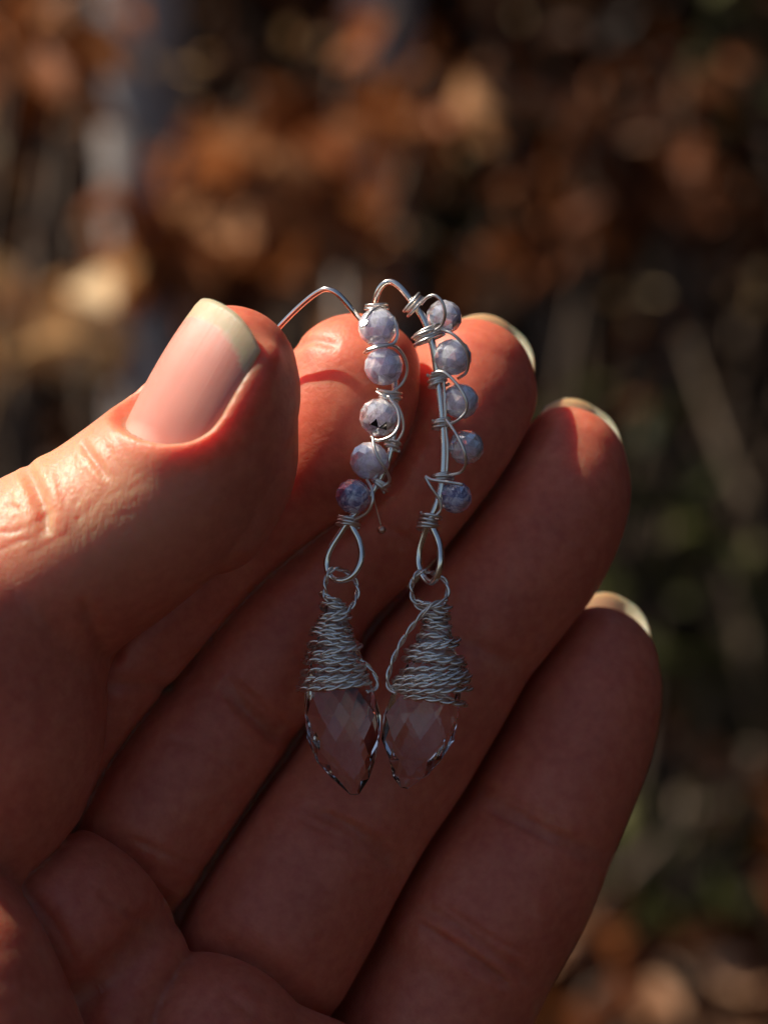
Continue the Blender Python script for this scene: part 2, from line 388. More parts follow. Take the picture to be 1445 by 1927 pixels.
# creases and knuckle wrinkles pressed into the skin (paths in view-plane mm)
def polydist(V, path):
    best = np.full(len(V), 99.0); tt = np.zeros(len(V))
    pts = catmull(path, 5)
    L = np.concatenate([[0], np.cumsum(np.linalg.norm(np.diff(pts[:, :2], axis=0), axis=1))])
    for k, (p, q) in enumerate(zip(pts[:-1], pts[1:])):
        d = q[:2] - p[:2]; l2 = d @ d + 1e-9
        t = np.clip(((V[:, :2] - p[:2]) @ d) / l2, 0, 1)
        ds = np.linalg.norm(V[:, :2] - p[:2] - t[:, None] * d, axis=1)
        m = ds < best; best[m] = ds[m]; tt[m] = (L[k] + t[m] * (L[k + 1] - L[k])) / L[-1]
    return best, tt
def groove(path, depth, width, z, zr=12.0, raise_=0.0):
    global V
    P_ = [pv(x, y, z) for x, y in path]
    lo = np.min(P_, 0)[:2] - 4 * width - 2; hi = np.max(P_, 0)[:2] + 4 * width + 2
    sel = np.where((V[:, 0] > lo[0]) & (V[:, 0] < hi[0]) & (V[:, 1] > lo[1]) & (V[:, 1] < hi[1]) & (NRM[:, 2] < 0.1) & (np.abs(V[:, 2] - z) < zr))[0]
    if not len(sel): return
    d, t = polydist(V[sel], P_)
    fade = np.clip(np.minimum(t, 1 - t) * 5, 0, 1) ** 0.7
    h = -depth * np.exp(-(d / width) ** 2) * fade + raise_ * np.exp(-((d - 2.2 * width) / (1.5 * width)) ** 2) * fade
    V[sel] += NRM[sel] * h[:, None]
groove([(898, 1497), (960, 1525), (1060, 1578), (1150, 1618)], 0.55, 0.7, 10)
groove([(915, 1520), (975, 1552), (1040, 1585)], 0.25, 0.45, 10)
groove([(765, 1700), (850, 1730), (930, 1790), (1010, 1850)], 0.40, 0.7, 10)
groove([(790, 1745), (870, 1785), (960, 1850)], 0.45, 0.6, 10)
groove([(570, 1512), (640, 1540), (700, 1580), (765, 1632)], 0.50, 0.7, 8)
groove([(600, 1560), (660, 1590), (730, 1640)], 0.25, 0.5, 8)
groove([(425, 1275), (480, 1335), (555, 1405)], 0.55, 0.8, 8)
groove([(440, 1310), (500, 1370), (540, 1410)], 0.3, 0.5, 8)
groove([(830, 1190), (900, 1220), (985, 1262)], 0.3, 0.9, 8)
groove([(320, 1700), (270, 1760), (180, 1850), (130, 1927)], 1.1, 1.6, 0)
groove([(205, 1285), (270, 1290), (330, 1310)], 0.3, 0.7, 4)
groove([(170, 1120), (195, 1200), (206, 1260)], 0.5, 0.7, -4)
groove([(545, 645), (590, 637), (640, 650)], 0.25, 0.5, 3)
for path, dp, w_, z_ in [([(880, 1512), (960, 1545), (1050, 1592), (1120, 1622)], .22, .3, 10), ([(900, 1480), (985, 1515), (1080, 1562)], .14, .3, 10),
    ([(760, 1722), (840, 1762), (915, 1812), (975, 1868)], .3, .35, 10), ([(820, 1690), (905, 1745), (1000, 1800)], .18, .3, 10), ([(850, 1790), (920, 1835)], .2, .3, 10),
    ([(560, 1530), (640, 1565), (720, 1612), (760, 1650)], .26, .35, 8), ([(620, 1525), (690, 1560), (760, 1605)], .16, .3, 8),
    ([(415, 1290), (470, 1350), (540, 1415)], .3, .4, 8), ([(450, 1280), (510, 1340), (560, 1385)], .2, .35, 8),
    ([(250, 1560), (330, 1600), (400, 1650)], .2, .4, 8), ([(300, 1380), (380, 1400), (450, 1440)], .14, .4, 8),
    ([(200, 1655), (260, 1700), (300, 1745)], .25, .4, 2), ([(60, 1640), (120, 1700), (170, 1790)], .2, .4, 2), ([(420, 1840), (480, 1880), (540, 1927)], .2, .4, 2),
    ([(640, 1200), (690, 1240), (740, 1300)], .12, .4, 8), ([(700, 980), (760, 1010), (820, 1060)], .12, .4, 8), ([(960, 960), (1020, 985), (1100, 1030)], .12, .4, 10)]:
    groove(path, dp, w_, z_)
# thumb knuckle wrinkles
groove([(30, 872), (62, 905), (90, 960), (98, 1010)], 0.55, 0.6, -8, 14, 0.22)
groove([(150, 828), (185, 870), (215, 905)], 0.28, 0.35, -8, 14, 0.08)
for x0, y0, x1, y1, dp in [(165, 845, 172, 905, .16), (185, 855, 197, 900, .16), (205, 835, 230, 905, .18), (140, 850, 165, 925, .16), (110, 870, 135, 950, .2), (215, 800, 255, 870, .12),
                           (225, 905, 150, 985, .14), (60, 1000, 120, 960, .2), (0, 1000, 60, 990, .3),
                           (0, 950, 50, 960, .22), (0, 1040, 70, 1010, .2), (30, 925, 75, 985, .2), (5, 900, 50, 930, .18), (130, 1005, 60, 1045, .15)]:
    mx_, my_ = (x0 + x1) / 2 + rnd.uniform(-8, 8), (y0 + y1) / 2 + rnd.uniform(-6, 6)
    groove([(x0, y0), (mx_, my_), (x1, y1)], dp * 0.38, 0.22, -8, 14, dp * 0.08)
for k_ in range(46):
    x_, y_ = rnd.uniform(0, 300), rnd.uniform(840, 990); a_ = math.atan2(1.0, -0.25 - 0.9 * (x_ > 190)) + rnd.uniform(-.35, .35); l_ = rnd.uniform(18, 55)
    groove([(x_, y_), (x_ + math.cos(a_) * l_ * .5 + rnd.uniform(-4, 4), y_ + math.sin(a_) * l_ * .5), (x_ + math.cos(a_) * l_, y_ + math.sin(a_) * l_)], rnd.uniform(.02, .05), 0.2, -8, 14, .01)
V = vsmooth(V, Q, 1, 0.25)
hand_o = np.array(to_world([pv(350, 1500, 5)])[0])
VW = to_world(V)
hand = mesh_np('hand', VW, Q, SKIN, origin=hand_o)
tag(hand, 'left hand, palm to the viewer, thumb and forefinger pinching two silver ear wires', 'hand')
dist = np.exp(-(((V[:, 0] - pv(130, 930, -8)[0]) / 11) ** 2 + ((V[:, 1] - pv(130, 930, -8)[1]) / 7) ** 2)) * (V[:, 2] < 2)
av = hand.data.attributes.new('dry', 'FLOAT', 'POINT'); av.data.foreach_set('value', np.clip(dist * 1.2, 0, 1).astype(np.float32))
del F

def make_nail(key, label=None):
    (o, a, n, b), rad, half, u0, u1, drop = NAILS[key]
    nu, nv = 34, 36; vs = []; zone = []; lun = []; rdg = []
    for layer, dr in ((0, 0.0), (1, -0.38)):
        for i in range(nu + 1):
            for j in range(nv + 1):
                v = -1 + 2 * j / nv; us = u_start(v, u0) - 0.6; ue = u_end(v, u1, drop)
                t = i / nu; u = us + (ue - us) * t
                hh = half * (1.0 + 0.03)
                lift = -0.008 * (u - 0.0) ** 2 - 0.004 * max(0, u - 3) ** 2 + 0.035 * rnd.uniform(-1, 1) * (t > 0.97) - 0.5 * max(0, (-(u - u0) + 0.4)) * 0.5
                r = rad + dr * (1 - 0.5 * (t > 0.97)) + lift
                vs.append(o + a * u + (n * math.cos(v * hh) + b * math.sin(v * hh)) * r)
                zb = ue - (2.1 + 0.9 * abs(v) ** 2) + 0.08 * math.sin(j * 1.7)
                zone.append(min(1, max(0, (u - zb) / 0.35)))
                lun.append(0.55 * max(0, 1 - ((u - u0) / 2.2) ** 2 - (v / 0.55) ** 2) if u > u0 - 1 else 0)
                rdg.append(v * half * rad * 9)
    W = nv + 1; off = (nu + 1) * W; fs = []
    for i in range(nu):
        for j in range(nv):
            q = [i * W + j, i * W + j + 1, (i + 1) * W + j + 1, (i + 1) * W + j]
            fs.append(q[::-1]); fs.append([x + off for x in q])
    for i in range(nu):
        for j in (0, nv):
            q = [i * W + j, (i + 1) * W + j, (i + 1) * W + j + off, i * W + j + off]; fs.append(q if j else q[::-1])
    for j in range(nv):
        for i in (0, nu):
            q = [i * W + j, i * W + j + 1, i * W + j + 1 + off, i * W + j + off]; fs.append(q)
    w = to_world(vs)
    ob = mesh_np('fingernail', w, fs, NAIL)
    bm = bmesh.new(); bm.from_mesh(ob.data); bmesh.ops.recalc_face_normals(bm, faces=bm.faces); bm.to_mesh(ob.data); bm.free()
    for nm, vals in (('zone', zone), ('lunula', lun), ('ridge', rdg)):
        at = ob.data.attributes.new(nm, 'FLOAT', 'POINT'); at.data.foreach_set('value', np.array(vals, dtype=np.float32))
    ob.parent = hand; ob.matrix_parent_inverse = Matrix.Translation(-Vector(hand_o))
    if label: ob['label'] = label
    return ob
for k, l in (('thumb', 'sunlit pink thumb nail with cream free edge'), ('index', None), ('middle', None), ('ring', None), ('pinky', None)): make_nail(k, l)
# ================================================================== EARRINGS
def tube_geo(path, r, sides=8, closed_ends=True, taper=None):
    P = np.asarray(path, float); n = len(P)
    T = np.gradient(P, axis=0); T /= np.linalg.norm(T, axis=1, keepdims=True) + 1e-12
    ref = np.array([0.13, 0.21, 1.0]); u = np.cross(T[0], ref); u /= np.linalg.norm(u)
    vs = []
    for k in range(n):
        u = u - T[k] * (u @ T[k]); u /= np.linalg.norm(u) + 1e-12; w = np.cross(T[k], u)
        rr = r if taper is None else r * taper(k / (n - 1))
        for s in range(sides):
            a = 2 * math.pi * s / sides; vs.append(P[k] + (u * math.cos(a) + w * math.sin(a)) * rr)
    fs = [(k * sides + s, k * sides + (s + 1) % sides, (k + 1) * sides + (s + 1) % sides, (k + 1) * sides + s) for k in range(n - 1) for s in range(sides)]
    if closed_ends: fs += [tuple(range(sides))[::-1], tuple(range((n - 1) * sides, n * sides))]
    return vs, fs
def join(geos):
    vs, fs = [], []
    for v, f in geos:
        o = len(vs); vs += list(v); fs += [tuple(x + o for x in q) for q in f]
    return vs, fs
def part(name, geo, mat, root, smooth=True, label=None):
    v, f = geo; w = to_world(v); c = w.mean(0)
    ob = mesh_np(name, w, f, mat, smooth=smooth, origin=c)
    ob.parent = root; ob.location = Vector(c) - root.location
    if label: ob['label'] = label
    return ob
pp = lambda rows: [pv(*r) for r in rows]
def wire(rows, r, n=8, sides=10): return tube_geo(catmull(pp(rows), n), r, sides)
def coil(px, py, z, direction, rc, turns, height, rw=0.15, ry=1.0, phase=0.0):
    c = pv(px, py, z); d = np.array([direction[0], direction[1], 0.0]); d /= np.linalg.norm(d)
    s = np.array([d[1], -d[0], 0.0]); f = np.array([0, 0, 1.0]); pts = []
    m = int(turns * 22)
    for k in range(m + 1):
        t = k / m; a = phase + 2 * math.pi * turns * t
        q = rc * (1 + 0.13 * math.sin(3.1 * k / 22 + px))
        pts.append(c + d * height * (t - 0.5) + s * q * math.cos(a) + f * q * ry * math.sin(a) + d * (0.16 * math.sin(a + 1 + px) + 0.08 * math.sin(2.3 * a / 3 + py)))
    return tube_geo(pts, rw, 8)
def twist(path, r=0.13, off=0.13, pitch=1.9, n=6, phase=0.0, dense=None):
    C = catmull(path, n) if dense is None else np.asarray(dense)
    # resample evenly
    L = np.concatenate([[0], np.cumsum(np.linalg.norm(np.diff(C, axis=0), axis=1))]); m = max(8, int(L[-1] / 0.13))
    s = np.linspace(0, L[-1], m); C = np.stack([np.interp(s, L, C[:, k]) for k in range(3)], 1)
    T = np.gradient(C, axis=0); T /= np.linalg.norm(T, axis=1, keepdims=True)
    u = np.cross(T[0], [0.1, 0.3, 1.0]); u /= np.linalg.norm(u); A, B = [], []
    for k in range(m):
        u = u - T[k] * (u @ T[k]); u /= np.linalg.norm(u); w = np.cross(T[k], u)
        a = phase + 2 * math.pi * s[k] / pitch
        o = (u * math.cos(a) + w * math.sin(a)) * off
        A.append(C[k] + o); B.append(C[k] - o)
    return join([tube_geo(A, r, 6), tube_geo(B, r, 6)])
def bead_geo(px, py, z, rpx, axis, seed):
    rr = random.Random(seed); r = 1.05 * rpx * (D0 + z) / FPX; c = pv(px, py, z)
    ax_ = Vector((axis[0], axis[1], rr.uniform(-.3, .3))).normalized(); q = Vector((0, 0, 1)).rotation_difference(ax_)
    vs, fs = [], []; seg = 12
    lat = [76, 52, 26, 0, -26, -52, -76]
    for i, la in enumerate(lat):
        for s in range(seg):
            a = 2 * math.pi * (s + 0.5 * (i % 2)) / seg; k = r * rr.uniform(0.965, 1.01)
            v = q @ Vector((math.cos(a) * math.cos(R(la)), math.sin(a) * math.cos(R(la)), math.sin(R(la)) * 0.95)); vs.append(c + np.array(v) * k)
    for i in range(len(lat) - 1):
        for s in range(seg):
            a, b_ = i * seg + s, i * seg + (s + 1) % seg; c0, d0 = (i + 1) * seg + s, (i + 1) * seg + (s + 1) % seg
            if i % 2 == 0: fs += [(a, c0, b_), (b_, c0, d0)]
            else: fs += [(a, c0, d0), (a, d0, b_)]
    fs += [tuple(range(seg)), tuple(range((len(lat) - 1) * seg, len(lat) * seg))[::-1]]
    return vs, fs
def crystal_geo(rows, z, depth, rot):
    seg = 8; vs, fs = [], []
    for i, (cx, py, hw) in enumerate(rows):
        c = pv(cx, py, z); h = hw * D0 / FPX
        for s in range(seg):
            a = 2 * math.pi * (s + 0.5 * (i % 2)) / seg + rot
            # squarish cross-section keeps the silhouette
            vs.append(c + np.array([math.cos(a) * h * 1.04, 0.10 * math.sin(3 * a + i), math.sin(a) * h * depth]))
    for i in range(len(rows) - 1):
        for s in range(seg):
            a, b_ = i * seg + s, i * seg + (s + 1) % seg; c0, d0 = (i + 1) * seg + s, (i + 1) * seg + (s + 1) % seg
            if i % 2 == 0: fs += [(a, c0, b_), (b_, c0, d0)]
            else: fs += [(a, c0, d0), (a, d0, b_)]
    fs += [tuple(range(seg)), tuple(range((len(rows) - 1) * seg, len(rows) * seg))[::-1]]
    return vs, fs
def cone_wrap(rows, turns, z, depth, seed, tilt):
    rr = random.Random(seed); ys = [r_[0] for r_ in rows]; pts = []; m = int(turns * 36)
    jr = [rr.uniform(0.90, 1.10) for _ in range(int(turns) + 3)]; jt = [rr.uniform(-13, 13) for _ in range(int(turns) + 3)]; jy = [rr.uniform(-5, 5) for _ in range(int(turns) + 3)]
    for k in range(m + 1):
        t = k / m; q = t * turns; i = int(q); f = q - i
        sm = f * f * (3 - 2 * f); J = lambda a: a[i] * (1 - sm) + a[i + 1] * sm
        y = ys[0] + (ys[-1] - ys[0]) * t; x0 = np.interp(y, ys, [r_[1] for r_ in rows]); x1 = np.interp(y, ys, [r_[2] for r_ in rows])
        a = 2 * math.pi * q; cx, hw = (x0 + x1) / 2, (x1 - x0) / 2 * J(jr)
        ca, sa = math.cos(a), math.sin(a)
        ex = math.copysign(abs(ca) ** 1.0, ca)
        pts.append(pv(cx + hw * ex, y + J(jy) + (tilt + J(jt)) * ca, z - hw * D0 / FPX * depth * sa * abs(sa) ** 0.25))
    return pts

def bead_mats():
    return {'pale': bead_mat('tanzanite_pale', (0.82, 0.80, 0.88), 0.62, (0.56, 0.54, 0.62)),
            'violet': bead_mat('tanzanite_violet', (0.78, 0.75, 0.88), 0.62, (0.52, 0.48, 0.64)),
            'clear': bead_mat('tanzanite_clear', (0.84, 0.82, 0.87), 0.40, (0.40, 0.38, 0.44)),
            'dark': bead_mat('tanzanite_dark', (0.24, 0.24, 0.46), 0.55, (0.12, 0.11, 0.25))}
BM = bead_mats()
RT, RC = 0.30, 0.15

e1 = empty('earring', to_world(pv(615, 544, 0.4))[0])
tag(e1, 'left silver earring, bare bent ear wire going behind the thumb', 'earring')
part('ear_wire', tube_geo(catmull(pp([(488, 655, 4.6), (508, 634, 4.0), (524, 617, 3.2), (548, 592, 2.4), (575, 567, 1.6), (598, 550, .9), (615, 544, .4), (634, 552, 0), (652, 570, 0), (668, 590, .2), (690, 615, 1.0), (722, 655, 1.3)]), 8), 0.27, 12), SILVER, e1)
part('stem', wire([(722, 655, 1.3), (738, 690, 1.2), (744, 735, .8), (744, 785, .4), (738, 835, .3), (725, 880, .3), (704, 920, .3), (682, 952, .1), (660, 976, 0), (642, 1002, .2), (622, 1034, .4), (615, 1062, .5), (624, 1086, .3), (646, 1092, -.2), (667, 1080, -.6), (680, 1050, -.6), (677, 1020, -.4), (664, 994, -.2), (655, 976, -.1)], 0.33, 7, 12), SILVER, e1)
for k, (x, y, z, r, kind, seed) in enumerate([(711, 616, -.9, 37, 'pale', 11), (722, 690, -.7, 36, 'violet', 12), (713, 785, -.9, 36.5, 'clear', 13), (695, 867, -.7, 36, 'pale', 14), (665, 934, -.6, 33, 'dark', 15)]):
    part('bead', bead_geo(x, y, z, r, (-.15 if k < 2 else .35, 1), seed), BM[kind], e1, smooth=False, label={'clear': 'clear grey bead with dark reflections painted on its facets', 'dark': 'dark blue lowest bead'}.get(kind))
REFLECTION, _nt, _b = new_mat('painted_reflection'); _b.inputs['Base Color'].default_value = (0.012, 0.011, 0.012, 1); _b.inputs['Roughness'].default_value = 0.15  # dark reflections on the clear bead, painted as black facets
HALF = (SUN_CAM + Vector((0, 0, -1))).normalized()
def polish(ob, cosang=0.95):
    '''one broad facet cut square to the sun glint'''
    h = Vector(np.array(HALF) @ MV.T); rmax = max(v.co.length for v in ob.data.vertices)
    for v in ob.data.vertices:
        if v.co.normalized().dot(h) > cosang: v.co += h * (rmax * cosang - v.co.dot(h))
    ob.data.update()
bl_ = [o_ for o_ in e1.children if o_.name.startswith('bead')]
polish(bl_[0], 0.93); polish(bl_[1], 0.96); polish(bl_[2], 0.97)
cb = [o_ for o_ in e1.children if o_.name.startswith('bead')][2]; cb.data.materials.append(REFLECTION)
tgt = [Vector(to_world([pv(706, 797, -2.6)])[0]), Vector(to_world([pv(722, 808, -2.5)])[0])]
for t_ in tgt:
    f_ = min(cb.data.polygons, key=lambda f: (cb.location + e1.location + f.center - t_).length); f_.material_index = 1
for c in [(708, 580, .1, (-.2, 1), .95, 3, .7), (733, 743, 0, (0, 1), 1.0, 3.5, .8), (738, 836, -.2, (.2, 1), .75, 2.5, .9), (714, 910, 0, (.5, 1), .85, 3, .7), (655, 982, 0, (.3, 1), .98, 3.5, .85)]:
    part('wire_coil', coil(*c), THIN, e1)
for s in [[(722, 583, -1.0), (741, 600, -1.6), (748, 626, -2.0), (741, 646, -2.3), (716, 652, -2.7), (692, 660, -2.2), (686, 664, -.6)],
          [(690, 659, -2.2), (715, 650, -2.6), (744, 652, -1.8), (761, 672, -1.0), (766, 697, -.6), (757, 721, -.4), (738, 738, -.6)],
          [(708, 737, -1.0), (724, 747, -1.5), (744, 758, -1.2), (757, 785, -1.1), (758, 812, -.9), (745, 834, -.8)],
          [(730, 744, -1.6), (748, 772, -2.2), (750, 800, -2.6), (737, 820, -2.8), (712, 829, -2.3), (698, 822, -1.4)],
          [(701, 822, -1.9), (705, 845, -2.6), (713, 864, -2.8), (727, 886, -2.4), (733, 905, -1.2), (720, 916, -.9)],
          [(690, 902, -1.2), (700, 922, -1.9), (701, 944, -2.1), (690, 965, -1.7), (666, 979, -1.0)]]:
    part('wire_strand', wire(s, RC, 8, 8), THIN, e1)
# silver disc added at the top wrap, tilted to throw a sun glint
ec = pv(684, 607, -2.75); vd = -(ec + np.array([0, 0, D0])); vd /= np.linalg.norm(vd)
hn = np.array(SUN_CAM) + vd; hn /= np.linalg.norm(hn); eu = np.cross(hn, [0, 0, 1.0]); eu /= np.linalg.norm(eu); ev = np.cross(hn, eu)
dv, df = [], []
for h_, q_ in ((0.0, .30), (-.06, .38), (-.30, .34)):
    dv += [ec + hn * h_ + (eu * math.cos(a_) * 1.25 + ev * math.sin(a_)) * q_ for a_ in np.linspace(0, 2 * math.pi, 14, endpoint=False)]
for k_ in range(2): df += [(k_ * 14 + i_, k_ * 14 + (i_ + 1) % 14, k_ * 14 + 14 + (i_ + 1) % 14, k_ * 14 + 14 + i_) for i_ in range(14)]
df += [tuple(range(14))[::-1], tuple(range(28, 42))]
part('glint_disc', (dv, df), SILVER, e1, smooth=False, label='small silver disc added for the sun glint')
part('wire_strand', wire([(684, 609, -2.5), (690, 596, -2.4), (702, 584, -1.9), (716, 578, -1.0)], RC, 8, 8), THIN, e1)
hp = part('head_pin', wire([(700, 925, 1.2), (709, 960, 1.6), (718, 994, 1.8)], 0.09, 6, 8), COPPER, e1)
bmh = bmesh.new(); bmesh.ops.create_icosphere(bmh, subdivisions=3, radius=0.42)
part('pin_ball', ([np.array(v.co) + pv(718, 997, 1.8) for v in bmh.verts], [tuple(v.index for v in f.verts) for f in bmh.faces]), COPPER, e1); bmh.free()
part('twisted_loop', twist(pp([(640, 1150, -.4), (615, 1132, -.6), (612, 1105, -.7), (617, 1080, -.8), (632, 1069, -.5), (652, 1076, .5), (667, 1090, .6), (673, 1115, .2), (664, 1138, -.3), (648, 1156, -.8)]), 0.14, 0.15, 2.4), TWIST, e1)
W1 = [(1124, 602, 648), (1150, 604, 660), (1180, 594, 664), (1210, 585, 671), (1240, 575, 682), (1270, 564, 694), (1302, 560, 702)]
part('wire_wrap', twist(None, 0.155, 0.16, 2.8, dense=cone_wrap(W1, 14.6, -.1, 0.72, 4, 3)), TWIST, e1)
part('wire_strand', twist(pp([(672, 1236, -.3), (694, 1254, -.2), (708, 1276, -.2), (708, 1294, -.4), (690, 1302, -1.4)]), 0.12, 0.1, 2.4), TWIST, e1)
part('crystal_drop', crystal_geo([(630, 1128, 12), (632, 1180, 28), (633, 1240, 48), (638, 1298, 64), (645, 1345, 70), (646, 1392, 67), (651, 1432, 54), (659, 1465, 35), (668, 1494, 9)], 0, .48, .2), CRYSTAL, e1, smooth=False)

e2 = empty('earring', to_world(pv(735, 529, 0.6))[0])
tag(e2, 'right silver earring, beads on the right of its straight stem', 'earring')
part('ear_wire', tube_geo(catmull(pp([(714, 668, 3.6), (709, 625, 3.0), (703, 585, 2.3), (709, 555, 1.5), (720, 536, 1.0), (735, 530, .7), (750, 538, .3), (764, 553, 0), (780, 574, 0)]), 8), 0.30, 12), SILVER, e2)
part('stem', wire([(772, 563, 0), (785, 581, 0), (797, 600, -.1), (807, 625, -.2), (815, 655, -.2), (822, 700, 0), (828, 750, 0), (833, 800, 0), (835, 850, 0), (832, 900, 0), (823, 943, 0), (808, 980, .1), (798, 1005, .5), (789, 1035, .8), (788, 1062, .8), (797, 1086, .5), (812, 1096, 0), (824, 1080, -.6), (829, 1052, -.8), (826, 1022, -.5), (816, 998, -.3), (808, 980, -.2)], 0.34, 7, 12), SILVER, e2)
for k, (x, y, z, r, kind, seed) in enumerate([(836, 597, .7, 33, 'clear', 21), (851, 672, -.2, 35, 'pale', 22), (866, 755, .2, 34, 'pale', 23), (877, 842, .2, 33, 'clear', 24), (857, 936, .3, 31, 'dark', 25)]):
    part('bead', bead_geo(x, y, z, r, (.3, 1), seed), BM[kind], e2, smooth=False, label='dark blue lowest bead' if kind == 'dark' else None)
for c in [(779, 573, 0, (-.65, .75), 1.0, 3.2, .8), (805, 630, -.2, (-.25, 1), 1.35, 4.2, 1.1), (824, 714, 0, (-.1, 1), .85, 4.5, 1.25), (831, 798, 0, (0, 1), .85, 3.5, .95), (831, 899, 0, (0, 1), .95, 3.2, .5), (806, 983, 0, (.3, 1), .92, 4.5, 1.6)]:
    part('wire_coil', coil(*c), THIN, e2)
for s in [[(792, 572, -1.1), (803, 560, -1.9), (818, 556, -2.3), (832, 569, -2.5), (837, 592, -2.3), (831, 612, -1.8), (815, 624, -1.3)],
          [(828, 618, -1.5), (853, 630, -2.1), (872, 650, -1.9), (881, 675, -1.5), (877, 700, -.8), (862, 712, .4)],
          [(812, 703, -.9), (833, 700, -1.5), (857, 720, -2.0), (875, 748, -2.3), (877, 772, -2.1), (862, 790, -1.8), (840, 800, -1.1)],
          [(838, 788, -1.0), (857, 815, -2.0), (872, 845, -2.4), (876, 870, -2.1), (867, 888, -1.6), (845, 894, -1.0)],
          [(828, 655, -.9), (835, 715, -.6), (838, 790, -.5), (842, 845, -.5), (840, 895, -.4)],
          [(800, 896, -1.0), (814, 903, -1.3), (842, 907, -1.7), (871, 912, -1.6)],
          [(800, 897, -1.0), (811, 917, -1.2), (826, 940, -1.0), (829, 960, -.8), (815, 974, -.7)]]:
    part('wire_strand', wire(s, RC, 8, 8), THIN, e2)
part('twisted_loop', twist(pp([(800, 1150, -.4), (780, 1135, -.6), (774, 1108, -.8), (780, 1084, -.9), (798, 1074, -.6), (818, 1080, .5), (836, 1092, .6), (842, 1112, .2), (834, 1134, -.3), (818, 1150, -.8)]), 0.14, 0.15, 2.4, phase=1), TWIST, e2)
W2 = [(1134, 776, 848), (1160, 792, 846), (1185, 798, 846), (1205, 784, 860), (1235, 764, 872), (1265, 748, 880), (1295, 736, 884), (1318, 744, 880)]
part('wire_wrap', twist(None, 0.155, 0.16, 2.8, dense=cone_wrap(W2, 15.4, -.1, 0.72, 9, 4)), TWIST, e2)
part('wire_strand', twist(pp([(842, 1126, -.9), (812, 1140, -1.7), (786, 1165, -1.6), (760, 1200, -1.2), (742, 1235, -1.0), (731, 1268, -.8), (730, 1290, -.6), (745, 1306, -1.0)]), 0.13, 0.15, 3.2), TWIST, e2)
part('crystal_drop', crystal_geo([(812, 1138, 12), (820, 1180, 26), (814, 1240, 46), (803, 1300, 62), (792, 1345, 71), (786, 1392, 66), (780, 1428, 50), (772, 1460, 32), (763, 1482, 8)], 0, .48, .45), CRYSTAL, e2, smooth=False)
# ================================================================== UNDERGROWTH BEHIND
GZ0 = -1.35
LEAF_COPPER = rough_mat('copper_leaf', [(0.0, (0.13, 0.034, 0.009)), (0.4, (0.27, 0.080, 0.023)), (0.75, (0.42, 0.15, 0.05)), (1.0, (0.62, 0.33, 0.16))], 40, 0.5, 0.35, True)
LEAF_TAN = rough_mat('tan_leaf', [(0.0, (0.50, 0.25, 0.10)), (0.5, (0.68, 0.43, 0.21)), (1.0, (0.82, 0.62, 0.38))], 40, 0.5, 0.35, True)
LEAF_RUSSET = rough_mat('russet_leaf', [(0.0, (0.06, 0.016, 0.005)), (0.5, (0.17, 0.050, 0.015)), (0.85, (0.30, 0.10, 0.033)), (1.0, (0.60, 0.34, 0.20))], 40, 0.5, 0.3, True)
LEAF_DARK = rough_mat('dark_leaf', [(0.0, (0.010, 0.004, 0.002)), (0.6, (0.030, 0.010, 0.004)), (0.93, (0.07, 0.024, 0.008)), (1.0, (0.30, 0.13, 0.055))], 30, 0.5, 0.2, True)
LEAF_GREEN = rough_mat('olive_leaf', [(0.0, (0.022, 0.024, 0.008)), (0.6, (0.065, 0.066, 0.02)), (1.0, (0.17, 0.165, 0.07))], 30, 0.5, 0.25, True)
BARK = rough_mat('grey_bark', [(0.3, (0.30, 0.26, 0.24)), (0.6, (0.54, 0.47, 0.43)), (0.8, (0.68, 0.60, 0.55))], 9, 0.8, bump=0.004)
TWIG = rough_mat('twig_bark', [(0.3, (0.10, 0.07, 0.05)), (0.7, (0.22, 0.16, 0.12))], 60, 0.7)
PALE = rough_mat('weathered_wood', [(0.3, (0.06, 0.043, 0.028)), (0.7, (0.13, 0.092, 0.06))], 50, 0.6)
FLOOR = rough_mat('forest_soil', [(0.3, (0.007, 0.0035, 0.0015)), (0.55, (0.018, 0.008, 0.0035)), (0.8, (0.038, 0.017, 0.007))], 14, 0.95, bump=0.01)

def leaf_geo(L=1.0, w=0.27, curl=0.25, seed=0):
    rr = random.Random(seed); vs = []; fs = []
    prof = [0.0, 0.62, 0.95, 0.92, 0.6, 0.0]
    for i, p in enumerate(prof):
        t = i / 5; x = t * L; z = -curl * L * (t - .3) ** 2 + rr.uniform(-.015, .015)
        if p == 0: vs.append((x, 0, z))
        else: vs += [(x, -w * p, z + abs(w * p) * 0.5 + rr.uniform(-.03, .03)), (x, 0, z), (x, w * p, z + abs(w * p) * 0.5 + rr.uniform(-.03, .03))]
    fs += [(0, 2, 1), (0, 3, 2)]
    for i in range(3):
        a = 1 + 3 * i; fs += [(a, a + 1, a + 4, a + 3), (a + 1, a + 2, a + 5, a + 4)]
    fs += [(10, 11, 13), (11, 12, 13)]
    return vs, fs
LV = [leaf_geo(1, w, c, s) for s, (w, c) in enumerate([(0.27, .25), (0.33, .1), (0.22, .5), (.3, -.3)])]
def rand_rot(rr, droop=0.5):
    return Matrix.Rotation(rr.uniform(0, 6.283), 3, 'Z') @ Matrix.Rotation(rr.gauss(droop, .6), 3, 'Y') @ Matrix.Rotation(rr.uniform(-1.6, 1.6), 3, 'X')
LEAF_MESH = {}
def leaf_mesh(mat, k):
    key = (mat.name, k)
    if key not in LEAF_MESH:
        me = bpy.data.meshes.new('leaf'); me.from_pydata(*[list(LV[k][0]), [], list(LV[k][1])]); me.materials.append(mat)
        me.polygons.foreach_set('use_smooth', [True] * len(me.polygons)); LEAF_MESH[key] = me
    return LEAF_MESH[key]
